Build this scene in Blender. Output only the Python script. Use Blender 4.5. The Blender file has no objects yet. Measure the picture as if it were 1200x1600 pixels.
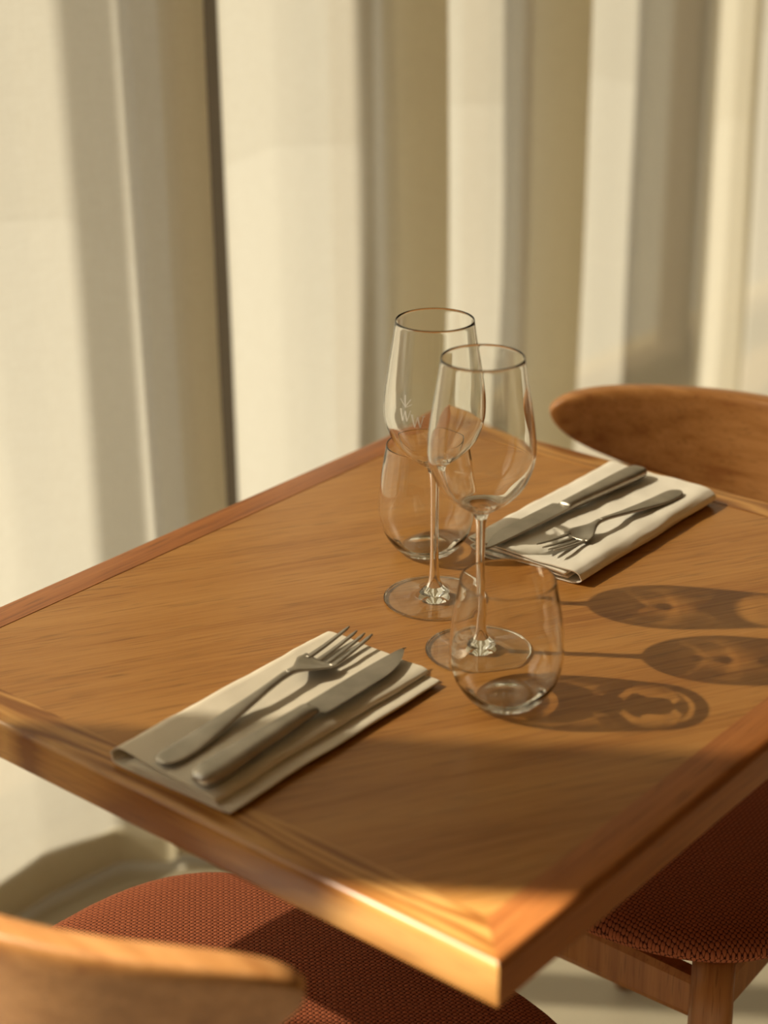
import bpy, bmesh, math, random
from mathutils import Vector, Matrix, noise

random.seed(4)
PI = math.pi
# ------------------------------------------------------------------ scene, camera, light
# world X runs along the curtain wall, world Y towards it, the near table corner stands at X = Y = 0
TOP = 0.74                                    # height of the table top
scene = bpy.context.scene
COL = scene.collection
cam_d = bpy.data.cameras.new('camera')
cam = bpy.data.objects.new('camera', cam_d); COL.objects.link(cam)
RT = Vector((0.63707794, -0.77075104, -0.00863396))
UP = Vector((0.3096681, 0.24567196, 0.91855917))
FW = Vector((0.70585931, 0.58786744, -0.3951892))
CAM = Vector((-0.67356, -0.48092, 0.63074 + TOP))
cam.matrix_world = Matrix(((RT.x, UP.x, -FW.x, CAM.x), (RT.y, UP.y, -FW.y, CAM.y), (RT.z, UP.z, -FW.z, CAM.z), (0, 0, 0, 1)))
cam_d.sensor_fit = 'VERTICAL'; cam_d.sensor_height = 36; cam_d.sensor_width = 27
cam_d.lens = 2826.1 / 1600 * 36
cam_d.clip_start = 0.05
cam_d.dof.use_dof = True; cam_d.dof.focus_distance = 1.42; cam_d.dof.aperture_fstop = 3.6
scene.camera = cam

world = bpy.data.worlds.new('sky'); scene.world = world; world.use_nodes = True
bgn = world.node_tree.nodes['Background']
bgn.inputs[0].default_value = (1.0, 0.94, 0.80, 1); SKY = 0.36

# the sky is brightest around the sun
wt = world.node_tree
w_tc = wt.nodes.new('ShaderNodeTexCoord'); w_dp = wt.nodes.new('ShaderNodeVectorMath'); w_dp.operation = 'DOT_PRODUCT'
w_dp.inputs[1].default_value = (-.56 * math.cos(math.radians(41)), .83 * math.cos(math.radians(41)), math.sin(math.radians(41)))
w_mx = wt.nodes.new('ShaderNodeMath'); w_mx.operation = 'MAXIMUM'; w_mx.inputs[1].default_value = 0
w_pw = wt.nodes.new('ShaderNodeMath'); w_pw.operation = 'POWER'; w_pw.inputs[1].default_value = 7
w_ma = wt.nodes.new('ShaderNodeMath'); w_ma.operation = 'MULTIPLY_ADD'; w_ma.inputs[1].default_value = 3.5; w_ma.inputs[2].default_value = SKY
wt.links.new(w_tc.outputs['Generated'], w_dp.inputs[0]); wt.links.new(w_dp.outputs['Value'], w_mx.inputs[0]); wt.links.new(w_mx.outputs[0], w_pw.inputs[0])
wt.links.new(w_pw.outputs[0], w_ma.inputs[0]); wt.links.new(w_ma.outputs[0], bgn.inputs[1])

sun_d = bpy.data.lights.new('sun', 'SUN'); sun = bpy.data.objects.new('sun', sun_d); COL.objects.link(sun)
EL = math.radians(41.0)
SUN_TO = Vector((0.56 * math.cos(EL), -0.83 * math.cos(EL), -math.sin(EL))).normalized()
sun.rotation_euler = SUN_TO.to_track_quat('-Z', 'Y').to_euler()
sun.location = (-3, 5, 5)
sun_d.energy = 14.8; sun_d.color = (1.0, 0.92, 0.77); sun_d.angle = math.radians(0.9)

vs = scene.view_settings
scene.display_settings.display_device = 'sRGB'
vs.view_transform = 'Standard'; vs.look = 'None'; vs.gamma = 1; vs.use_curve_mapping = False
vs.exposure = 0.16
cy = scene.cycles
cy.max_bounces = 24; cy.transmission_bounces = 24; cy.glossy_bounces = 6; cy.diffuse_bounces = 4
cy.transparent_max_bounces = 40; cy.use_denoising = True
cy.sample_clamp_indirect = 6.0; cy.caustics_refractive = True; cy.caustics_reflective = False
cy.blur_glossy = 0.5

# ------------------------------------------------------------------ helpers
def tag(o, label=None, cat=None, group=None, kind=None):
    if label: o['label'] = label
    if cat: o['category'] = cat
    if group: o['group'] = group
    if kind: o['kind'] = kind
    return o

def empty(name, loc=(0, 0, 0), rz=0):
    o = bpy.data.objects.new(name, None); COL.objects.link(o)
    o.location = loc; o.rotation_euler = (0, 0, rz); o.empty_display_size = .05
    return o

def mesh_obj(name, verts, faces, mat, parent=None, smooth=True, flip=False):
    me = bpy.data.meshes.new(name)
    me.from_pydata([tuple(v) for v in verts], [], faces)
    bm = bmesh.new(); bm.from_mesh(me)
    bmesh.ops.recalc_face_normals(bm, faces=bm.faces)
    bm.to_mesh(me); bm.free()
    me.materials.append(mat)
    for p in me.polygons: p.use_smooth = smooth
    o = bpy.data.objects.new(name, me); COL.objects.link(o)
    if parent is not None: o.parent = parent
    return o

def bm_obj(name, bm, mat, parent=None, smooth=False):
    me = bpy.data.meshes.new(name); bm.to_mesh(me); bm.free()
    me.materials.append(mat)
    for p in me.polygons: p.use_smooth = smooth
    o = bpy.data.objects.new(name, me); COL.objects.link(o)
    if parent is not None: o.parent = parent
    return o

def box_bm(x0, x1, y0, y1, z0, z1, bev=0.0, seg=2, bm=None):
    own = bm is None
    if own: bm = bmesh.new()
    r = bmesh.ops.create_cube(bm, size=1)
    for v in r['verts']:
        v.co = Vector(((x0 + x1) / 2 + v.co.x * (x1 - x0), (y0 + y1) / 2 + v.co.y * (y1 - y0), (z0 + z1) / 2 + v.co.z * (z1 - z0)))
    if bev:
        es = list({e for v in r['verts'] for e in v.link_edges})
        bmesh.ops.bevel(bm, geom=es, offset=bev, segments=seg, profile=.5, affect='EDGES')
    return bm

def loft(rings, closed_ring=True, cap0=True, cap1=True):
    n = len(rings[0]); vts = [p for r in rings for p in r]; fs = []
    for i in range(len(rings) - 1):
        for j in range(n if closed_ring else n - 1):
            a = i * n + j; b = i * n + (j + 1) % n
            fs.append((a, b, b + n, a + n))
    if cap0: fs.append(tuple(range(n))[::-1])
    if cap1: fs.append(tuple((len(rings) - 1) * n + k for k in range(n)))
    return vts, fs

def lathe(prof, n=72):
    """profile (r, z) revolved; points with r = 0 become poles"""
    vts, fs, idx = [], [], []
    for r, z in prof:
        if r < 1e-6:
            idx.append([len(vts)]); vts.append((0, 0, z))
        else:
            idx.append(list(range(len(vts), len(vts) + n)))
            vts += [(r * math.cos(2 * PI * k / n), r * math.sin(2 * PI * k / n), z) for k in range(n)]
    for a, b in zip(idx, idx[1:]):
        for k in range(n):
            k2 = (k + 1) % n
            if len(a) == 1 and len(b) == 1: continue
            if len(a) == 1: fs.append((a[0], b[k2], b[k]))
            elif len(b) == 1: fs.append((a[k], a[k2], b[0]))
            else: fs.append((a[k], a[k2], b[k2], b[k]))
    return vts, fs

def catmull(pts, per=8, closed=False):
    out = []; n = len(pts)
    rng = n if closed else n - 1
    for i in range(rng):
        if closed: p0, p1, p2, p3 = (pts[(i + k - 1) % n] for k in range(4))
        else: p0, p1, p2, p3 = pts[max(i - 1, 0)], pts[i], pts[i + 1], pts[min(i + 2, n - 1)]
        for s in range(per):
            t = s / per
            out.append(tuple(.5 * (2 * b + (c - a) * t + (2 * a - 5 * b + 4 * c - d) * t * t + (3 * b - a - 3 * c + d) * t ** 3)
                             for a, b, c, d in zip(p0, p1, p2, p3)))
    if not closed: out.append(tuple(pts[-1]))
    return out

def interp(tab, x):
    if x <= tab[0][0]: return tab[0][1]
    for (a, fa), (b, fb) in zip(tab, tab[1:]):
        if x <= b:
            t = (x - a) / (b - a); t = t * t * (3 - 2 * t)
            return fa + (fb - fa) * t
    return tab[-1][1]

def copy_tree(o, parent=None):
    c = o.copy(); COL.objects.link(c)
    if parent is not None: c.parent = parent
    for ch in [x for x in bpy.data.objects if x.parent == o]: copy_tree(ch, c)
    return c

# ------------------------------------------------------------------ materials
class NT:
    def __init__(s, name):
        s.m = bpy.data.materials.new(name); s.m.use_nodes = True; s.t = s.m.node_tree
        s.b = s.t.nodes['Principled BSDF']; s.out = s.t.nodes['Material Output']
    def n(s, kind, **kw):
        nd = s.t.nodes.new(kind)
        for k, v in kw.items():
            if k in nd.inputs: nd.inputs[k].default_value = v
            else: setattr(nd, k, v)
        return nd
    def l(s, a, b): s.t.links.new(a, b)
    def math(s, op, a, b=None, c=None, clamp=False):
        nd = s.t.nodes.new('ShaderNodeMath'); nd.operation = op; nd.use_clamp = clamp
        for i, x in enumerate((a, b, c)):
            if x is None: continue
            if isinstance(x, (int, float)): nd.inputs[i].default_value = x
            else: s.l(x, nd.inputs[i])
        return nd.outputs[0]
    def ramp(s, fac, stops):
        nd = s.t.nodes.new('ShaderNodeValToRGB'); cr = nd.color_ramp
        while len(cr.elements) > 1: cr.elements.remove(cr.elements[-1])
        cr.elements[0].position = stops[0][0]; cr.elements[0].color = (*stops[0][1], 1)
        for p, c in stops[1:]:
            e = cr.elements.new(p); e.color = (*c, 1)
        s.l(fac, nd.inputs[0]); return nd.outputs[0]
    def mix(s, fac, a, b, blend='MIX'):
        nd = s.t.nodes.new('ShaderNodeMix'); nd.data_type = 'RGBA'; nd.blend_type = blend
        for i, x in ((0, fac), (6, a), (7, b)):
            if isinstance(x, (int, float)): nd.inputs[i].default_value = x
            elif isinstance(x, tuple): nd.inputs[i].default_value = (*x, 1)
            else: s.l(x, nd.inputs[i])
        return nd.outputs[2]

def wood(name, dark, mid, light, angle=0.0, rough=.38, fine=260, rings=0.0, bump=.15, stretch=.035, axis='X'):
    """grain running along the local X axis (axis='Y': along Y; 'Z': along Z), turned by angle about Z"""
    w = NT(name)
    tc = w.n('ShaderNodeTexCoord'); mp = w.n('ShaderNodeMapping')
    mp0 = w.n('ShaderNodeMapping')
    rot = {'X': (0, 0, angle), 'Y': (0, 0, PI / 2 + angle), 'Z': (0, PI / 2, 0)}[axis]
    mp0.inputs['Rotation'].default_value = rot
    w.l(tc.outputs['Object'], mp0.inputs[0]); w.l(mp0.outputs[0], mp.inputs[0])
    mp.inputs['Scale'].default_value = (stretch, 1, 1)
    n1 = w.n('ShaderNodeTexNoise', Scale=fine, Detail=4.0, Roughness=.6); w.l(mp.outputs[0], n1.inputs['Vector'])
    n2 = w.n('ShaderNodeTexNoise', Scale=28.0, Detail=3.0, Roughness=.55); w.l(mp.outputs[0], n2.inputs['Vector'])
    f = w.math('ADD', w.math('MULTIPLY', n1.outputs[0], .55), w.math('MULTIPLY', n2.outputs[0], .45))
    if rings:
        mp2 = w.n('ShaderNodeMapping'); mp2.inputs['Scale'].default_value = (.11, 1, .12)
        w.l(mp0.outputs[0], mp2.inputs[0])
        nr = w.n('ShaderNodeTexNoise', Scale=30.0, Detail=1.0, Roughness=.4); w.l(mp2.outputs[0], nr.inputs['Vector'])
        wv = w.math('PINGPONG', w.math('MULTIPLY', nr.outputs[0], rings * 1.6), 1.0)
        f = w.math('ADD', w.math('MULTIPLY', f, .62), w.math('MULTIPLY', wv, .36))
    c = w.ramp(f, [(.36, dark), (.47, mid), (.62, light)])
    # open pores: short dark dashes
    mp3 = w.n('ShaderNodeMapping'); mp3.inputs['Scale'].default_value = (.05, 1, 1); w.l(mp0.outputs[0], mp3.inputs[0])
    n3 = w.n('ShaderNodeTexNoise', Scale=520.0, Detail=1.0); w.l(mp3.outputs[0], n3.inputs['Vector'])
    pr = w.math('MULTIPLY', w.math('SUBTRACT', n3.outputs[0], .60), 9.0, clamp=True)
    c = w.mix(w.math('MULTIPLY', pr, .45), c, tuple(x * .45 for x in dark))
    w.l(c, w.b.inputs['Base Color'])
    w.b.inputs['Roughness'].default_value = rough
    w.b.inputs['Specular IOR Level'].default_value = .38
    bp = w.n('ShaderNodeBump', Strength=bump, Distance=.001); w.l(f, bp.inputs['Height']); w.l(bp.outputs[0], w.b.inputs['Normal'])
    return w.m

OAK = dict(dark=(.32, .125, .025), mid=(.41, .182, .043), light=(.47, .225, .060))
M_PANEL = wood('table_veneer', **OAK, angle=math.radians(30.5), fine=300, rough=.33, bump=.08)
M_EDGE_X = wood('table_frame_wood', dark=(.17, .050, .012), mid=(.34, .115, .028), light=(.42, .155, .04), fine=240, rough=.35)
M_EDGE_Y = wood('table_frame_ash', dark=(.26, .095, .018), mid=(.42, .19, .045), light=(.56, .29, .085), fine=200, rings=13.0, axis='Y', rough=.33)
M_CHAIR = wood('chair_wood', dark=(.28, .11, .030), mid=(.38, .17, .050), light=(.46, .22, .075), fine=120, axis='Y', rough=.38, bump=.05)
M_LEG = wood('chair_leg_wood', dark=(.28, .10, .028), mid=(.38, .15, .045), light=(.46, .20, .06), fine=120, axis='Z', rough=.38, bump=.05)

def fabric(name, col, col2, pitch, bump=.4, rough=.9, weave_contrast=1.0, lo=.25, hi=.95):
    w = NT(name); tc = w.n('ShaderNodeTexCoord'); sp = w.n('ShaderNodeSeparateXYZ')
    w.l(tc.outputs['Object'], sp.inputs[0]); k = 2 * PI / pitch
    sx = w.math('SINE', w.math('MULTIPLY', sp.outputs[0], k)); sy = w.math('SINE', w.math('MULTIPLY', sp.outputs[1], k))
    p = w.math('ADD', w.math('MULTIPLY', w.math('ABSOLUTE', sx), .5), w.math('MULTIPLY', w.math('ABSOLUTE', sy), .5))
    ch = w.math('MULTIPLY', w.math('GREATER_THAN', w.math('MULTIPLY', sx, sy), 0.0), .35)
    nz = w.n('ShaderNodeTexNoise', Scale=900.0, Detail=2.0); w.l(tc.outputs['Object'], nz.inputs['Vector'])
    h = w.math('ADD', w.math('ADD', p, ch), w.math('MULTIPLY', nz.outputs[0], .35))
    c = w.ramp(w.math('MULTIPLY', h, weave_contrast), [(lo, col2), (hi, col)])
    w.l(c, w.b.inputs['Base Color']); w.b.inputs['Roughness'].default_value = rough
    w.b.inputs['Specular IOR Level'].default_value = .15
    bp = w.n('ShaderNodeBump', Strength=bump, Distance=.0008); w.l(h, bp.inputs['Height']); w.l(bp.outputs[0], w.b.inputs['Normal'])
    return w.m

M_SEAT = fabric('rust_weave', (.42, .13, .06), (.035, .007, .004), .0066, bump=1.0, lo=.62, hi=1.15)
M_NAPKIN = fabric('cream_linen', (.92, .88, .79), (.87, .82, .72), .0011, bump=.12)
M_NAPKIN2 = fabric('beige_linen', (.86, .79, .66), (.80, .72, .58), .0011, bump=.12)

def curtain_mat():
    w = NT('curtain_linen'); tc = w.n('ShaderNodeTexCoord'); mp = w.n('ShaderNodeMapping')
    mp.inputs['Scale'].default_value = (1, 1, .12); w.l(tc.outputs['Object'], mp.inputs[0])
    n1 = w.n('ShaderNodeTexNoise', Scale=420.0, Detail=2.0); w.l(mp.outputs[0], n1.inputs['Vector'])
    mp2 = w.n('ShaderNodeMapping'); mp2.inputs['Scale'].default_value = (.12, .12, 1); w.l(tc.outputs['Object'], mp2.inputs[0])
    n2 = w.n('ShaderNodeTexNoise', Scale=420.0, Detail=2.0); w.l(mp2.outputs[0], n2.inputs['Vector'])
    f = w.math('MULTIPLY', w.math('ADD', n1.outputs[0], n2.outputs[0]), .5)
    c = w.ramp(f, [(.30, (.75, .70, .565)), (.70, (.81, .77, .635))])
    di = w.n('ShaderNodeBsdfDiffuse'); tr = w.n('ShaderNodeBsdfTranslucent'); tp = w.n('ShaderNodeBsdfTransparent')
    w.l(c, di.inputs[0]); w.l(c, tr.inputs[0]); tp.inputs[0].default_value = (1, .95, .85, 1)
    m1 = w.n('ShaderNodeMixShader'); m1.inputs[0].default_value = .36
    w.l(di.outputs[0], m1.inputs[1]); w.l(tr.outputs[0], m1.inputs[2])
    fs = w.n('ShaderNodeBsdfRefraction', IOR=1.01, Roughness=.32); w.l(c, fs.inputs[0])     # forward scatter through the weave
    m3 = w.n('ShaderNodeMixShader'); m3.inputs[0].default_value = .14
    w.l(m1.outputs[0], m3.inputs[1]); w.l(fs.outputs[0], m3.inputs[2])
    m2 = w.n('ShaderNodeMixShader'); m2.inputs[0].default_value = .21
    w.l(m3.outputs[0], m2.inputs[1]); w.l(tp.outputs[0], m2.inputs[2])
    w.l(m2.outputs[0], w.out.inputs[0]); w.t.nodes.remove(w.b)
    return w.m
M_CURTAIN = curtain_mat()

def plain(name, col, rough=.6, metal=0.0, noise_amt=0.0, scale=40):
    w = NT(name); w.b.inputs['Roughness'].default_value = rough; w.b.inputs['Metallic'].default_value = metal
    tc = w.n('ShaderNodeTexCoord'); n1 = w.n('ShaderNodeTexNoise', Scale=float(scale), Detail=5.0)
    w.l(tc.outputs['Object'], n1.inputs['Vector'])
    c = w.ramp(n1.outputs[0], [(.3, tuple(x * (1 - noise_amt) for x in col)), (.7, tuple(min(1, x * (1 + noise_amt)) for x in col))])
    w.l(c, w.b.inputs['Base Color'])
    return w.m

M_FLOOR = plain('floor_concrete', (.40, .36, .27), .45, noise_amt=.10, scale=3)
M_WALL = plain('wall_plaster', (.50, .36, .22), .85, noise_amt=.04, scale=12)
M_WALLD = plain('wall_dark_panelling', (.10, .06, .035), .6, noise_amt=.08, scale=6)
M_WALLL = plain('wall_light_plaster', (.72, .60, .44), .85, noise_amt=.03, scale=12)
M_CEIL = plain('ceiling_plaster', (.50, .40, .28), .9, noise_amt=.03, scale=8)
M_FRAME = plain('window_frame_paint', (.06, .042, .025), .5, noise_amt=.05)
M_BASE = plain('sill_paint', (.12, .09, .05), .6, noise_amt=.05)

def steel():
    w = NT('brushed_steel'); tc = w.n('ShaderNodeTexCoord'); mp = w.n('ShaderNodeMapping')
    mp.inputs['Scale'].default_value = (.08, 1, 1); w.l(tc.outputs['Object'], mp.inputs[0])
    n1 = w.n('ShaderNodeTexNoise', Scale=900.0, Detail=3.0); w.l(mp.outputs[0], n1.inputs['Vector'])
    n2 = w.n('ShaderNodeTexNoise', Scale=45.0, Detail=4.0); w.l(tc.outputs['Object'], n2.inputs['Vector'])
    w.b.inputs['Metallic'].default_value = 1.0
    c = w.ramp(n2.outputs[0], [(.35, (.40, .37, .32)), (.65, (.52, .48, .42))])
    w.l(c, w.b.inputs['Base Color'])
    w.l(w.math('ADD', w.math('MULTIPLY', n1.outputs[0], .16), .30), w.b.inputs['Roughness'])
    bp = w.n('ShaderNodeBump', Strength=.08, Distance=.0003); w.l(n1.outputs[0], bp.inputs['Height']); w.l(bp.outputs[0], w.b.inputs['Normal'])
    return w.m
M_STEEL = steel()

def glass_mat(name, radial=False, z_lo=None, z_hi=None, z_rim=9.0, tint0=(.975, .973, .965)):
    """thin blown walls let light straight through with a Fresnel reflection; where the piece is thick it refracts"""
    w = NT(name); g = w.n('ShaderNodeNewGeometry')
    dp = w.n('ShaderNodeVectorMath', operation='DOT_PRODUCT'); w.l(g.outputs['Normal'], dp.inputs[0]); w.l(g.outputs['Incoming'], dp.inputs[1])
    c = w.math('SUBTRACT', 1.0, w.math('ABSOLUTE', dp.outputs['Value']))
    fr = w.math('ADD', .045, w.math('MULTIPLY', w.math('POWER', c, 5.0), .95))
    gl = w.n('ShaderNodeBsdfGlossy', Roughness=.015); gl.inputs[0].default_value = (1, 1, 1, 1)
    tp = w.n('ShaderNodeBsdfTransparent')
    tint = w.ramp(c, [(0, tint0), (.82, tint0), (.90, (.88, .87, .84)), (.95, (.50, .47, .40)), (1, (.22, .20, .15))]); w.l(tint, tp.inputs[0])
    thin = w.n('ShaderNodeMixShader'); w.l(fr, thin.inputs[0]); w.l(tp.outputs[0], thin.inputs[1]); w.l(gl.outputs[0], thin.inputs[2])
    last = thin
    if z_lo is not None:
        so = w.n('ShaderNodeBsdfGlass', IOR=1.45, Roughness=0.0); so.inputs[0].default_value = (.99, .99, .98, 1)
        tc = w.n('ShaderNodeTexCoord'); sp = w.n('ShaderNodeSeparateXYZ'); w.l(tc.outputs['Object'], sp.inputs[0])
        k = w.math('DIVIDE', w.math('SUBTRACT', z_hi, sp.outputs[2]), z_hi - z_lo, clamp=True)
        k = w.math('MAXIMUM', k, w.math('GREATER_THAN', sp.outputs[2], z_rim))        # bead at the rim
        last = w.n('ShaderNodeMixShader'); w.l(k, last.inputs[0]); w.l(thin.outputs[0], last.inputs[1]); w.l(so.outputs[0], last.inputs[2])
    if radial:      # the foot is a thin disc with a thick bead at its rim and a thick centre
        so = w.n('ShaderNodeBsdfGlass', IOR=1.45, Roughness=0.0); so.inputs[0].default_value = (.99, .99, .98, 1)
        tc = w.n('ShaderNodeTexCoord'); sp = w.n('ShaderNodeSeparateXYZ'); w.l(tc.outputs['Object'], sp.inputs[0])
        rr = w.math('SQRT', w.math('ADD', w.math('MULTIPLY', sp.outputs[0], sp.outputs[0]), w.math('MULTIPLY', sp.outputs[1], sp.outputs[1])))
        k = w.math('ADD', w.math('GREATER_THAN', rr, .0388), w.math('LESS_THAN', rr, .0125), clamp=True)
        last = w.n('ShaderNodeMixShader'); w.l(k, last.inputs[0]); w.l(thin.outputs[0], last.inputs[1]); w.l(so.outputs[0], last.inputs[2])
    w.l(last.outputs[0], w.out.inputs[0]); w.t.nodes.remove(w.b)
    return w.m
def solid_glass(name):
    w = NT(name); so = w.n('ShaderNodeBsdfGlass', IOR=1.45, Roughness=0.0); so.inputs[0].default_value = (.995, .995, .985, 1)
    w.l(so.outputs[0], w.out.inputs[0]); w.t.nodes.remove(w.b); return w.m
M_STEM = solid_glass('stem_glass')
M_BOWL = solid_glass('bowl_glass')
M_TUMBLER = solid_glass('tumbler_glass')
M_FOOT = glass_mat('foot_glass', radial=True)
M_PANE = glass_mat('window_glass')
M_PANE_TINT = glass_mat('tinted_window_glass', tint0=(.93, .925, .91))
w_ = NT('etched_glass'); w_.b.inputs['Base Color'].default_value = (.9, .88, .84, 1); w_.b.inputs['Roughness'].default_value = .8
w_.b.inputs['Alpha'].default_value = .8; w_.b.inputs['Transmission Weight'].default_value = 0
M_ETCH = w_.m

# ------------------------------------------------------------------ the room
XA, XB, YA, YB, ZC = -2.6, 3.6, -1.9, 1.23, 2.7      # inner faces of the room
def struct(name, bm, mat):
    o = bm_obj(name, bm, mat); tag(o, kind='structure'); return o
struct('floor', box_bm(XA - .2, XB + .2, YA - .2, YB + .2, -.1, 0), M_FLOOR)
struct('ceiling', box_bm(XA - .2, XB + .2, YA - .2, YB + .2, ZC, ZC + .1), M_CEIL)
struct('wall_right', box_bm(XB, XB + .2, YA, YB + .2, 0, ZC), M_WALLD)
struct('wall_left', box_bm(XA - .2, XA, YA, YB + .2, 0, ZC), M_WALLL)
struct('wall_front', box_bm(XA - .2, XB + .2, YA - .2, YA, 0, ZC), M_WALL)
# wall behind the curtain with one wide window
WX0, WX1, WZ0, WZ1 = -2.3, 3.35, .20, 2.55
bm = box_bm(XA, WX0, YB, YB + .2, 0, ZC); box_bm(WX1, XB, YB, YB + .2, 0, ZC, bm=bm)
box_bm(WX0, WX1, YB, YB + .2, 0, WZ0, bm=bm); box_bm(WX0, WX1, YB, YB + .2, WZ1, ZC, bm=bm)
struct('wall_back', bm, M_WALL)
shade_mull = [WX0 + .025, -1.50, -.67, .26, .555, 1.055, 1.375, 1.70, 1.87, 2.35, 2.85, WX1 - .025]  # unseen mullions, added at uneven spacing to shade the curtain folds
bm = bmesh.new()
for x in shade_mull: box_bm(x - (.028 if x == 1.055 else .019), x + (.028 if x == 1.055 else .019), YB + .02, YB + .08, WZ0, WZ1, .004, 1, bm=bm)  # the wider added bar darkens the gap between the curtain panels
for z in (WZ0 + .025, WZ1 - .025): box_bm(WX0, WX1, YB + .022, YB + .078, z - .025, z + .025, bm=bm)
win = struct('window_1', bm, M_FRAME)
ZT = 1.09                               # lower lights of clear glass, upper lights of tinted glass
for a, b in zip(shade_mull, shade_mull[1:]):
    bm_obj('lower_pane', box_bm(a + .02, b - .02, YB + .046, YB + .052, WZ0 + .03, ZT - .002), M_PANE, win)
    bm_obj('upper_pane', box_bm(a + .02, b - .02, YB + .046, YB + .052, ZT + .002, WZ1 - .03), M_PANE_TINT, win)
bm_obj('sill_cover', box_bm(WX0, WX1, YB - .02, YB + .2, WZ0 - .012, WZ0 + .002, .002), M_BASE, win)  # dark board added to hide the sunlit ledge showing through the curtain
struct('baseboard_back', box_bm(XA, XB, YB - .015, YB, 0, .08, .004), M_BASE)

# ------------------------------------------------------------------ curtains
def ribbon_curtain(name, prof, z0, z1, label, nz=44, seed=0):
    pts = list(prof)
    fine = [pts[0]]                       # split long runs first so that the corner cutting keeps folds crisp
    for p, q in zip(pts, pts[1:]):
        m = max(1, round(math.dist(p, q) / .022))
        fine += [(p[0] + (q[0] - p[0]) * k / m, p[1] + (q[1] - p[1]) * k / m) for k in range(1, m + 1)]
    pts = fine
    for _ in range(3):
        nx_ = [pts[0]]
        for p, q in zip(pts, pts[1:]):
            nx_ += [(p[0] * .75 + q[0] * .25, p[1] * .75 + q[1] * .25), (p[0] * .25 + q[0] * .75, p[1] * .25 + q[1] * .75)]
        pts = nx_ + [pts[-1]]
    # densify evenly
    vts, fs = [], []
    n = len(pts)
    for k in range(nz + 1):
        t = k / nz; z = z0 + (z1 - z0) * t
        for i, (x, y) in enumerate(pts):
            amp = .35 + .65 * (1 - t)
            dx = .016 * amp * noise.noise(Vector((x * 2.3 + seed, z * .9, .3)))
            dy = .014 * amp * noise.noise(Vector((x * 5.0 + seed, z * 1.3, 7.3)))
            vts.append((x + dx, y + dy, z))
    for k in range(nz):
        for i in range(n - 1):
            a = k * n + i; fs.append((a, a + 1, a + n + 1, a + n))
    o = mesh_obj(name, vts, fs, M_CURTAIN)
    # doubled hem along the bottom
    hv, hf = [], []; H = .055; off = .0016
    row = pts
    for z in (z0 - .001, z0 + H):
        for i, (x, y) in enumerate(row):
            a = row[max(i - 1, 0)]; b = row[min(i + 1, n - 1)]
            tx, ty = b[0] - a[0], b[1] - a[1]; L = math.hypot(tx, ty) or 1
            amp = 1.0
            dx = .016 * noise.noise(Vector((x * 2.3 + seed, z * .9, .3))); dy = .014 * noise.noise(Vector((x * 5.0 + seed, z * 1.3, 7.3)))
            hv.append((x + dx - ty / L * off * -1 * -1, y + dy + off * tx / L, z))
    for i in range(n - 1): hf.append((i, i + 1, n + i + 1, n + i))
    mesh_obj('hem', hv, hf, M_CURTAIN, o)
    tag(o, label, 'curtain', 'linen curtain panels drawn across the window')
    return o

left_prof = [(-0.619, 1.032), (-0.609, 1.089), (-0.599, 1.003), (-0.585, 1.089), (-0.576, 0.994), (-0.561, 1.089), (-0.552, 1.003), (-0.537, 1.089), (-0.523, 0.994), (-0.513, 1.089), (-0.499, 1.003), (-0.485, 1.080), (-0.470, 1.013), (-0.456, 1.080), (-0.448, 1.010), (-0.438, 1.080), (-0.428, 1.020), (-0.416, 1.080), (-0.395, 1.085),
             (-0.317, 1.037), (-0.303, 1.066), (-0.210, 1.085), (-0.104, 1.080), (-0.006, 1.032), (0.003, 1.061), (0.091, 1.085), (0.201, 1.080),
             (0.316, 1.022), (0.325, 1.070), (0.402, 1.080), (0.526, 1.088), (0.641, 1.075), (0.685, 1.022), (0.704, 1.026),
             (0.723, 0.998), (0.739, 0.990), (0.762, 0.955), (0.756, 0.984), (0.748, 1.022)]
right_prof = [(0.901, 1.080), (1.005, 1.088), (1.148, 1.080), (1.191, 1.032), (1.232, 0.980), (1.215, 1.008), (1.191, 1.056), (1.201, 1.078), (1.263, 1.086), (1.349, 1.089),
              (1.483, 1.080), (1.526, 1.032), (1.566, 0.984), (1.552, 1.013), (1.531, 1.056), (1.541, 1.080), (1.617, 1.088), (1.713, 1.082), (1.818, 1.063), (1.852, 1.022), (1.890, 0.984),
              (2.000, 0.996), (2.054, 0.973), (2.043, 1.013), (2.029, 1.061), (2.076, 1.080), (2.268, 1.084), (2.421, 1.032), (2.517, 0.984), (2.498, 1.070), (2.698, 1.080), (2.823, 0.994), (2.813, 1.070), (2.938, 1.070)]
ribbon_curtain('curtain', left_prof, .012, 2.66, 'cream linen curtain panel hanging left of the dark gap', seed=1.0)
ribbon_curtain('curtain', right_prof, .012, 2.66, 'cream linen curtain panel right of the dark gap, behind the glasses and far chair', seed=9.0)
o = bm_obj('curtain_rail', box_bm(-.9, 3.2, 1.01, 1.05, 2.66, 2.70), M_FRAME)
tag(o, 'dark ceiling rail carrying the cream curtains', 'curtain rail')

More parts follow.
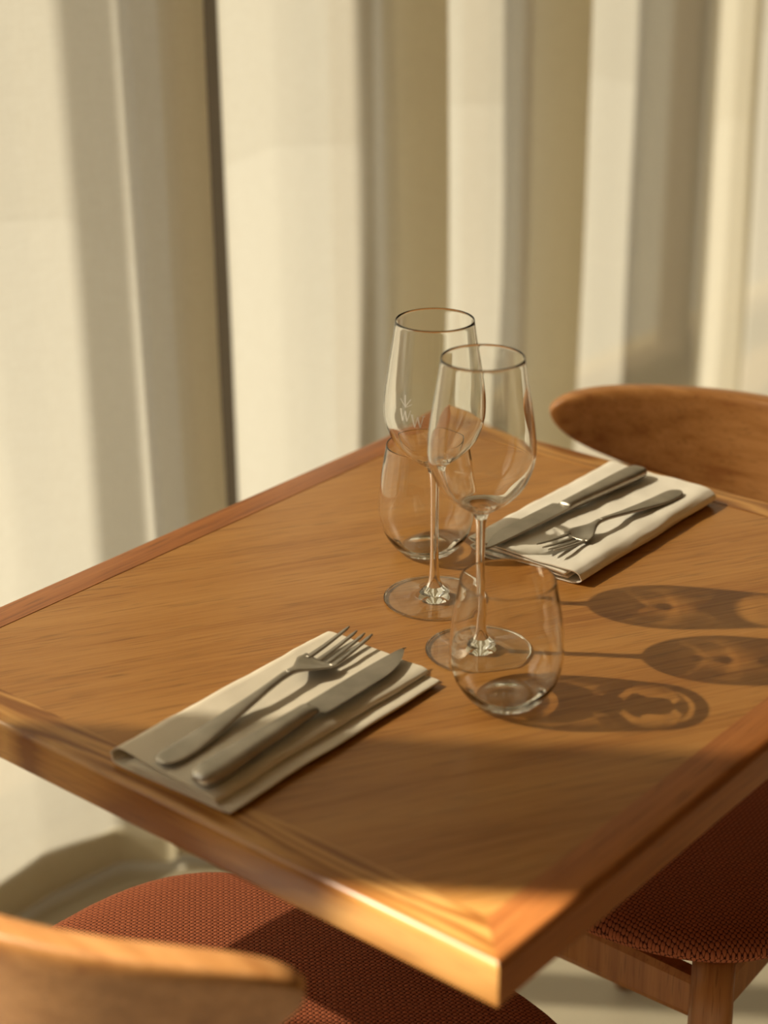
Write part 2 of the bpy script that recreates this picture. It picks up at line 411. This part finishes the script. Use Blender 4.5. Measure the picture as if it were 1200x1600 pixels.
# ------------------------------------------------------------------ table
TW, TD, TT, BW = .685, .578, .031, .032
table = empty('dining_table', (TW / 2, TD / 2, 0))
tag(table, 'square brown oak table with mitred frame set for two by the curtain', 'table')
def local(o, root):
    o.location = Vector(o.location) - Vector(root.location) if True else o.location
    return o
def frame_piece(quad, mat, name):
    """mitred frame board with a rounded outer edge; quad = outer a, outer b, inner b, inner a"""
    a, b, c, d = [Vector((*p, 0)) for p in quad]
    out = (a - d); t = (b - a).normalized(); nrm = Vector((t.y, -t.x, 0))
    if nrm.dot(a - d) < 0: nrm = -nrm
    R = .006; prof = []                       # (distance outward from inner line, z)
    prof = [(0, TOP), ]
    for k in range(7):
        th = PI / 2 * k / 6; prof.append((BW - R + R * math.sin(th), TOP - R + R * math.cos(th)))
    R2 = .003
    for k in range(5):
        th = PI / 2 * k / 4; prof.append((BW - R2 + R2 * math.cos(th), TOP - TT + R2 - R2 * math.sin(th)))
    prof.append((0, TOP - TT))
    rings = []
    N = 2
    for k in range(N + 1):
        s = k / N; ring = []
        for dd, z in prof:
            f = dd / BW
            p0 = d + (a - d) * f; p1 = c + (b - c) * f
            p = p0 + (p1 - p0) * s; ring.append((p.x, p.y, z))
        rings.append(ring)
    v, f = loft(rings)
    o = mesh_obj(name, v, f, mat, table, smooth=False)
    for p in o.data.polygons: p.use_smooth = True
    mod = None
    o.data.set_sharp_from_angle(angle=math.radians(35)) if hasattr(o.data, 'set_sharp_from_angle') else None
    o.location = (-TW / 2, -TD / 2, 0)
    return o
iw = BW
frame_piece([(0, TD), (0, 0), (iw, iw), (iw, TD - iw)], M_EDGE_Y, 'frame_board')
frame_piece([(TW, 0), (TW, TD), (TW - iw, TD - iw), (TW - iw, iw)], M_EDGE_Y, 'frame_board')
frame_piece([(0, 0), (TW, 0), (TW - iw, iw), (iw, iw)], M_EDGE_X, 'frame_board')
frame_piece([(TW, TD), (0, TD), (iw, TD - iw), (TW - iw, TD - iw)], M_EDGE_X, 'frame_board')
o = bm_obj('panel', box_bm(iw, TW - iw, iw, TD - iw, TOP - TT + .002, TOP - .0004), M_PANEL, table); o.location = (-TW / 2, -TD / 2, 0)
# pedestal in the middle: column and round foot
v, f = lathe([(0, TOP - TT), (.12, TOP - TT), (.12, TOP - TT - .008), (.03, TOP - TT - .012), (.03, .03), (.05, .022), (.165, .012), (.17, .0), (0, 0)], 48)
o = mesh_obj('pedestal', v, f, plain('black_iron', (.03, .028, .025), .5, noise_amt=.05), table)

# ------------------------------------------------------------------ chairs
def make_chair():
    """origin on the floor under the seat centre, faces +X"""
    root = empty('dining_chair')
    # seat pad: domed rounded square
    A, B, N = .228, .243, 64
    def ring(sc, z, n=3.4):
        r = []
        for k in range(N):
            t = 2 * PI * k / N; c, s = math.cos(t), math.sin(t)
            x = A * sc * math.copysign(abs(c) ** (2 / n), c); y = B * sc * math.copysign(abs(s) ** (2 / n), s)
            if x < 0: y *= 1 - .10 * (x / A) ** 2
            r.append((x, y, z))
        return r
    rings = [ring(.05, .457), ring(.6, .456), ring(.90, .456), ring(.955, .4585), ring(.985, .463), ring(1.0, .470), ring(.995, .474), ring(.975, .480), ring(.94, .4845),
             ring(.86, .488), ring(.7, .491), ring(.5, .493), ring(.25, .4935), ring(.02, .494)]
    v, f = loft(rings); mesh_obj('seat', v, f, M_SEAT, root)
    # backrest: bent lens-shaped board
    rings = []; NS = 40
    for i in range(NS + 1):
        s = -1 + 2 * i / NS
        s = math.sin(s * PI / 2) * .999
        y = s * .212; q = y / .2
        x = -.228 + .085 * q * q
        e = (1 - abs(s) ** 9) ** .5
        top = .778 - .004 * q * q - (1 - e) * .024; bot = .668 + .050 * abs(q) ** 1.8 + (1 - e) * .026
        hh = max((top - bot) / 2, .002); zc = (top + bot) / 2
        th = .0125 * (.35 + .65 * e)
        dxdy = 2 * .085 * q / .2; nx, ny = 1 / math.hypot(1, dxdy), -dxdy / math.hypot(1, dxdy)
        r = []
        for k in range(40):
            t = 2 * PI * k / 40; c, sn = math.cos(t), math.sin(t)
            a = th * math.copysign(abs(c) ** .42, c); b = hh * math.copysign(abs(sn) ** .30, sn)
            lean = -(b + zc - .73) * .12
            r.append((x + nx * (a + lean), y + ny * (a + lean), zc + b))
        rings.append(r)
    v, f = loft(rings); mesh_obj('backrest', v, f, M_CHAIR, root)
    def rod(name, p, q, r0, r1, mat, bend=0.0, r_mid=None, n=16, seg=8):
        p, q = Vector(p), Vector(q); ax = (q - p).normalized()
        s1 = ax.orthogonal().normalized(); s2 = ax.cross(s1); rs = []
        for i in range(seg + 1):
            t = i / seg; c = p.lerp(q, t) + Vector((bend * math.sin(PI * t), 0, 0))
            r = r0 + (r1 - r0) * t
            if r_mid: r += (r_mid - (r0 + r1) / 2) * math.sin(PI * t)
            rs.append([tuple(c + s1 * r * math.cos(2 * PI * k / n) + s2 * r * math.sin(2 * PI * k / n)) for k in range(n)])
        v, f = loft(rs); return mesh_obj(name, v, f, mat, root)
    for sg in (-1, 1):
        rod('leg', (.178, sg * .178, 0), (.172, sg * .172, .456), .0115, .0175, M_LEG, r_mid=.0185)
        rod('leg', (-.255, sg * .165, 0), (-.186, sg * .138, .735), .011, .010, M_LEG, bend=.012, r_mid=.0165, seg=14)
    def rail(name, p, q, h0, h1, hm, t):
        p, q = Vector(p), Vector(q); d = (q - p).normalized(); nn = Vector((-d.y, d.x, 0)); rs = []
        for i in range(13):
            s = i / 12; c = p.lerp(q, s); h = h0 + (h1 - h0) * s + (hm - (h0 + h1) / 2) * math.sin(PI * s)
            rs.append([tuple(c + nn * a * t + Vector((0, 0, b * h))) for a, b in ((-.5, -.35), (-.35, -.5), (.35, -.5), (.5, -.35), (.5, .35), (.35, .5), (-.35, .5), (-.5, .35))])
        v, f = loft(rs); return mesh_obj(name, v, f, M_LEG, root, smooth=False)
    rail('front_rail', (.172, -.172, .408), (.172, .172, .408), .040, .040, .046, .019)
    for sg in (-1, 1): rail('side_rail', (.172, sg * .172, .408), (-.222, sg * .150, .408), .040, .036, .040, .018)
    rail('rear_rail', (-.222, -.150, .408), (-.222, .150, .408), .036, .036, .036, .018)
    for x in (.10, -.12):   # cross battens that carry the pad above the rails
        rail('seat_batten', (x, -.168, .442), (x, .168, .442), .030, .030, .030, .030)
    return root
chair = make_chair()
chair.location = (.042, .275, 0)
tag(chair, 'wooden chair with rust woven seat at the near left, seen from behind its back', 'chair', 'chairs at the table')
c2 = copy_tree(chair); c2.location = (.600, .262, 0); c2.rotation_euler = (0, 0, PI)
tag(c2, 'wooden chair at the far right, its curved back behind the cream napkin', 'chair', 'chairs at the table')

# ------------------------------------------------------------------ glassware
def wine_glass():
    root = empty('wine_glass')
    outer = catmull([(.0047, .1080), (.0068, .1125), (.0135, .1175), (.0230, .1245), (.0318, .1350), (.0375, .1490), (.0390, .1610), (.0380, .1760), (.0350, .1960), (.0318, .2150), (.0297, .2300)], 6)
    inner = [(max(r - (.00135 - max(0, z - .165) * .0092 if z > .150 else .00135 + (.150 - z) * .035), 0.0), z) for r, z in outer if z > .1215]
    prof = outer + [(.02955, .2304), (.02935, .2305), (.0291, .2304)] + inner[::-1][1:]
    last = inner[0]; prof += [(last[0] * .8, last[1] - .0022), (last[0] * .5, last[1] - .0040), (last[0] * .2, last[1] - .0050), (0, last[1] - .0052)]
    v, f = lathe(prof, 96); mesh_obj('bowl', v, f, M_BOWL, root)
    st = catmull([(.0047, .1080), (.0037, .1000), (.0033, .085), (.0033, .050), (.0036, .030), (.0045, .0175), (.0065, .0115)], 5)
    v, f = lathe(st, 40); mesh_obj('stem', v, f, M_STEM, root)
    ft = catmull([(.0065, .0115), (.0100, .0080), (.0165, .0055), (.0260, .0037), (.0360, .0024), (.0398, .0019)], 5) + [(.0404, .0012), (.0398, .0004), (.036, .0002), (.012, .0008), (0, .0016)]
    v, f = lathe(ft, 96); mesh_obj('foot', v, f, M_FOOT, root)
    return root
g1 = wine_glass(); g1.location = (.3445, .3159, TOP)
tag(g1, 'wine glass etched with a small W, standing just in front of the rear tumbler', 'wine glass', 'wine glasses on the table')
g2 = copy_tree(g1); g2.location = (.2958, .2351, TOP)
tag(g2, 'plain wine glass in front, its foot partly behind the nearest tumbler', 'wine glass', 'wine glasses on the table')

def tumbler():
    outer = catmull([(.0215, .0003), (.0240, .0015), (.0300, .0080), (.0365, .0190), (.0402, .0340), (.0400, .0500), (.0380, .0680), (.0352, .0840), (.0335, .0945)], 7)
    prof = [(0, .0012), (.014, .0010), (.0185, .0002)] + outer + [(.03335, .0948), (.0331, .0949), (.0328, .0948)]
    inn = [(r - .00135 + max(0, z - .080) * .04 - max(0, .020 - z) * .10, z) for r, z in outer if z > .0085][::-1]
    prof += inn; l = inn[-1]
    prof += [(l[0] * .85, l[1] - .0018), (l[0] * .6, l[1] - .0030), (l[0] * .3, l[1] - .0036), (0, l[1] - .0038)]
    v, f = lathe(prof, 96); return mesh_obj('tumbler', v, f, M_TUMBLER)
t1 = tumbler(); t1.location = (.247, .175, TOP)
tag(t1, 'stemless glass tumbler nearest the camera, in front of both wine glasses', 'tumbler', 'tumblers on the table')
t2 = t1.copy(); COL.objects.link(t2); t2.location = (.4145, .3787, TOP)
tag(t2, 'stemless glass tumbler at the back, behind the etched wine glass', 'tumbler', 'tumblers on the table')

# etched marks on the back wine glass (a W with a crest beside it)
def bowl_r(z):
    tab = [(.1245, .0230), (.135, .0318), (.149, .0375), (.161, .0390), (.176, .0380), (.196, .0350)]
    return interp(tab, z)
def etched(strokes, ang0, z0, w):
    vts, fs = [], []
    for (x0, y0, x1, y1, t) in strokes:
        n = 6; dx, dy = x1 - x0, y1 - y0; L = math.hypot(dx, dy); nx, ny = -dy / L * t / 2, dx / L * t / 2
        b = len(vts)
        for i in range(n + 1):
            for sg in (-1, 1):
                x = x0 + dx * i / n + sg * nx; y = y0 + dy * i / n + sg * ny
                z = z0 + y * w; r = bowl_r(z) + .0004; a = ang0 + x * w / r
                vts.append((r * math.cos(a), r * math.sin(a), z))
        for i in range(n): fs.append((b + 2 * i, b + 2 * i + 1, b + 2 * i + 3, b + 2 * i + 2))
    return vts, fs
Wst = [(-.5, .5, -.24, -.5, .13), (-.24, -.5, 0, .4, .07), (0, .4, .24, -.5, .13), (.24, -.5, .5, .5, .07), (-.62, .5, -.38, .5, .05), (.38, .5, .62, .5, .05)]
crest = [(-.45, .35, -.2, -.6, .12), (-.2, -.6, 0, .25, .06), (0, .25, .2, -.6, .12), (.2, -.6, .5, .35, .06), (0, .5, -.05, 1.5, .09), (.02, .6, .5, 1.25, .07), (-.02, .6, -.5, 1.15, .07), (.1, .55, .6, .85, .05)]
to_cam = math.atan2(CAM.y - .3159, CAM.x - .3445)
v1, f1 = etched(Wst, to_cam - .33, .1630, .0092)
mesh_obj('etched_letter', v1, f1, M_ETCH, g1)
v2, f2 = etched(crest, to_cam - .60, .1675, .0095)

# ------------------------------------------------------------------ napkins
def napkin(name, path, x0, x1, y_far, th, mat, label, seed, skew=0.0, ends=None, wob=.0012):
    """folded cloth: path of (w, z) in mm across the napkin, w counted from the far edge; extruded along X"""
    c = catmull([(a * .001, b * .001) for a, b in path], 9)
    n = len(c); L, R = [], []
    for i in range(n):
        a = c[max(i - 1, 0)]; b = c[min(i + 1, n - 1)]; tx, tz = b[0] - a[0], b[1] - a[1]; l = math.hypot(tx, tz) or 1
        L.append((c[i][0] - tz / l * th / 2, c[i][1] + tx / l * th / 2)); R.append((c[i][0] + tz / l * th / 2, c[i][1] - tx / l * th / 2))
    ringp = [(p, i) for i, p in enumerate(L)] + [(p, n - 1 - i) for i, p in enumerate(R[::-1])]
    rings = []; NS = 46
    for k in range(NS + 1):
        s = k / NS; r = []
        for (w, z), i in ringp:
            x = x0 + (x1 - x0) * s
            arc = i / n
            e0 = .004 * noise.noise(Vector((arc * 5, seed, 0))) + .0015 * math.sin(arc * 23 + seed)
            e1 = .004 * noise.noise(Vector((arc * 5, seed, 9)))
            x += e0 * (1 - s) ** 2 + e1 * s ** 2
            zz = z + (z / .012) * wob * (noise.noise(Vector((x * 28, w * 35, seed))) + .5 * noise.noise(Vector((x * 70, w * 60, seed + 3)))) * 1.2
            zz = max(zz, .0004)
            y = y_far - w + skew * s + .0018 * noise.noise(Vector((x * 18, z * 300, seed + 5)))
            r.append((x, y, zz + TOP))
        rings.append(r)
    v, f = loft(rings, cap0=True, cap1=True)
    # the caps are long concave ribbons: build them as quads across the thickness instead
    f = f[:-2]; m = len(ringp)
    for base in (0, NS * m):
        for i in range(n - 1):
            f.append((base + i, base + i + 1, base + m - 2 - i, base + m - 1 - i))
    o = mesh_obj(name, v, f, mat); o.data.set_sharp_from_angle(angle=math.radians(50))
    cx = (x0 + x1) / 2; cyy = y_far - .05
    for vv in o.data.vertices: vv.co -= Vector((cx, cyy, TOP))
    o.location = (cx, cyy, TOP)
    tag(o, label, 'napkin', 'folded napkins on the table')
    return o

pathL = [(100, 1.20), (60, 1.20), (20, 1.20), (4, 1.68), (-1.5, 5.41), (0, 9.87), (5, 11.79), (14, 11.31), (40, 10.35), (70, 10.59), (88, 11.07), (95, 9.63), (96, 7.22), (91, 6.26), (60, 6.37), (28, 6.02), (14, 5.30), (30, 4.22),
         (60, 4.33), (98, 4.57), (106, 4.22), (106.5, 3.13), (101, 2.71), (60, 2.76), (24, 2.76)]
napkin('napkin', pathL, .014, .233, .3290, .0009, M_NAPKIN2, 'beige folded linen napkin at the near left side, under a fork and knife', 2.0, skew=.002)
pathR = [(8, .8), (60, .8), (95, .8), (107, 2.0), (111, 6.5), (108, 11.8), (98, 13.6), (70, 13.4), (35, 13.2), (8, 13.6), (0, 12.8), (1, 11.0), (10, 10.4), (60, 10.6), (92, 10.6), (99, 9.3), (94, 8.2),
         (60, 8.2), (15, 8.0), (4, 7.0), (4, 5.6), (14, 5.0), (60, 5.4), (94, 5.4), (98, 4.4), (92, 3.4), (60, 3.1), (12, 2.9)]
napkin('napkin', pathR, .432, .648, .3480, .0010, M_NAPKIN, 'cream folded linen napkin at the far right side, under a knife and fork', 5.0, skew=.001)

# ------------------------------------------------------------------ cutlery (local X runs from the handle end to the tip)
def sect(cx, cz, w, t, n=16, p=.7, cyy=0.0):
    return [(cx, cyy + w / 2 * math.copysign(abs(math.cos(a)) ** p, math.cos(a)), cz + t / 2 * math.copysign(abs(math.sin(a)) ** p, math.sin(a))) for a in (2 * PI * k / n for k in range(n))]

def make_fork():
    root = empty('fork')
    L = .205
    zt = [(0, .0022), (.03, .0016), (.085, .0060), (.125, .0095), (.142, .0065), (.158, .0022), (.172, .0026), (.190, .0045), (.205, .0066)]
    zf = lambda x: interp2(zt, x)
    wt = [(0, .0060), (.0025, .0130), (.010, .0185), (.025, .0195), (.060, .0140), (.100, .0072), (.122, .0060), (.134, .0085), (.145, .0200), (.152, .0272), (.160, .0285)]
    tt = [(0, .0016), (.02, .0024), (.09, .0034), (.125, .0036), (.145, .0024), (.160, .0019)]
    rs = []
    for i in range(41):
        x = .125 * i / 40; rs.append(sect(x, zf(x), interp2(wt, x), interp(tt, x)))
    v, f = loft(rs); mesh_obj('handle', v, f, M_STEEL, root)
    rs = []
    for i in range(21):
        x = .1245 + (.1615 - .1245) * i / 20; w = interp2(wt, x); rs.append(sect(x, zf(x), w, interp(tt, x)))
    # slight dish across the head
    rs = [[(x, y, z + 14.0 * y * y * min(1, max(0, (x - .13) / .02))) for x, y, z in r] for r in rs]
    v, f = loft(rs); head = mesh_obj('head', v, f, M_STEEL, root)
    for k in range(4):
        y0 = (-.5 + (k + .5) / 4) * .0285; rs = []
        for i in range(19):
            s = i / 18; x = .158 + (.205 - .158) * s
            w = .0050 * (1 - .40 * s) * (1 if s < .9 else (1 - (s - .9) / .1 * .6)); t = .0019 * (1 - .3 * s)
            yy = y0 * (1 - .05 * s)
            rs.append([(a, b, c + 14.0 * yy * yy) for a, b, c in sect(x, zf(x), w, t, 10, .8, yy)])
        v, f = loft(rs); mesh_obj('tine', v, f, M_STEEL, head)
    return root

def interp2(tab, x):
    """smooth cubic through a table"""
    if x <= tab[0][0]: return tab[0][1]
    n = len(tab)
    for i in range(n - 1):
        if x <= tab[i + 1][0]:
            x0, y0 = tab[i]; x1, y1 = tab[i + 1]; h = x1 - x0; t = (x - x0) / h
            m0 = (tab[i + 1][1] - tab[i - 1][1]) / (tab[i + 1][0] - tab[i - 1][0]) if i > 0 else (y1 - y0) / h
            m1 = (tab[i + 2][1] - tab[i][1]) / (tab[i + 2][0] - tab[i][0]) if i + 2 < n else (y1 - y0) / h
            return (2 * t ** 3 - 3 * t * t + 1) * y0 + (t ** 3 - 2 * t * t + t) * h * m0 + (-2 * t ** 3 + 3 * t * t) * y1 + (t ** 3 - t * t) * h * m1
    return tab[-1][1]

def make_knife():
    root = empty('knife')
    # handle: stout rounded bar, widest towards the end
    wt = [(0, .0100), (.002, .0150), (.008, .0190), (.025, .0195), (.060, .0165), (.100, .0130), (.114, .0130)]
    tt = [(0, .0050), (.003, .0080), (.012, .0095), (.060, .0088), (.108, .0078), (.114, .0050)]
    rs = [sect(.114 * i / 36, .0060, interp2(wt, .114 * i / 36), interp2(tt, .114 * i / 36), 20, .62) for i in range(37)]
    v, f = loft(rs); mesh_obj('handle', v, f, M_STEEL, root)
    # blade: cutting edge on -Y, rounded sweep up to the tip near the spine
    rs = []; Lb = .112
    for i in range(37):
        s = i / 36; x = .1125 + Lb * s
        top = .0068 - .0022 * max(0, (s - .55) / .45) ** 2
        bot = -.0120 if s > .03 else -.0066 - .0054 * (s / .03) ** .5
        if s > .55: bot = -.0120 + (.0120 + .0040) * ((s - .55) / .45) ** 2.3
        if s > .96: top -= (s - .96) / .04 * .0018
        t = .0022 * (1 - .45 * s); z = .0062 - .0018 * s
        rs.append([(x, top, z - t / 2), (x, top - .0006, z + t / 2), (x, (top + bot) / 2, z + t * .35), (x, bot, z + .0001), (x, bot, z - .0001), (x, (top + bot) / 2, z - t * .35)])
    v, f = loft(rs); b = mesh_obj('blade', v, f, M_STEEL, root); b.data.set_sharp_from_angle(angle=math.radians(25))
    return root

def place(root, p0, p1, dz0, dz1, scale_to=None, roll=0.0, L=.205):
    """handle end at p0, tip at p1 (x, y), heights above the table"""
    a = Vector((*p0, TOP + dz0)); b = Vector((*p1, TOP + dz1)); d = b - a
    ex = d.normalized(); ey = Vector((0, 0, 1)).cross(ex).normalized(); ez = ex.cross(ey)
    M = Matrix((ex, ey, ez)).transposed().to_4x4() @ Matrix.Rotation(roll, 4, 'X'); M.translation = a
    s = d.length / L
    root.matrix_world = M @ Matrix.Scale(s, 4)

fork = make_fork()
place(fork, (.017, .2870), (.2340, .2985), .0118, .0122, L=.205)
tag(fork, 'brushed steel fork with raised tines on the near beige napkin', 'fork', 'forks on the napkins')
fork2 = copy_tree(fork)
place(fork2, (.6210, .2585), (.4400, .2760), .0150, .0145, L=.205)
tag(fork2, 'brushed steel fork on the far cream napkin, in front of the knife', 'fork', 'forks on the napkins')
knife = make_knife()
place(knife, (.0130, .2480), (.2400, .2575), .0118, .0120, L=.2245)
tag(knife, 'brushed steel table knife on the near beige napkin, beside the fork', 'knife', 'knives on the napkins')
knife2 = copy_tree(knife)
place(knife2, (.6360, .3070), (.4130, .3200), .0145, .0140, L=.2245)
tag(knife2, 'brushed steel table knife on the far cream napkin, behind the fork', 'knife', 'knives on the napkins')
# the crest lies beside the letter and belongs to the same glass
mesh_obj('etched_crest', v2, f2, M_ETCH, g1)

# sunlight focused by the glass onto the table
sun_d.cycles.is_caustics_light = True
for o in scene.objects:
    if o.type != 'MESH': continue
    k = o.name.split('.')[0]
    if k in ('bowl', 'stem', 'foot', 'tumbler'): o.cycles.is_caustics_caster = True
    if k in ('panel', 'frame_board', 'napkin'): o.cycles.is_caustics_receiver = True
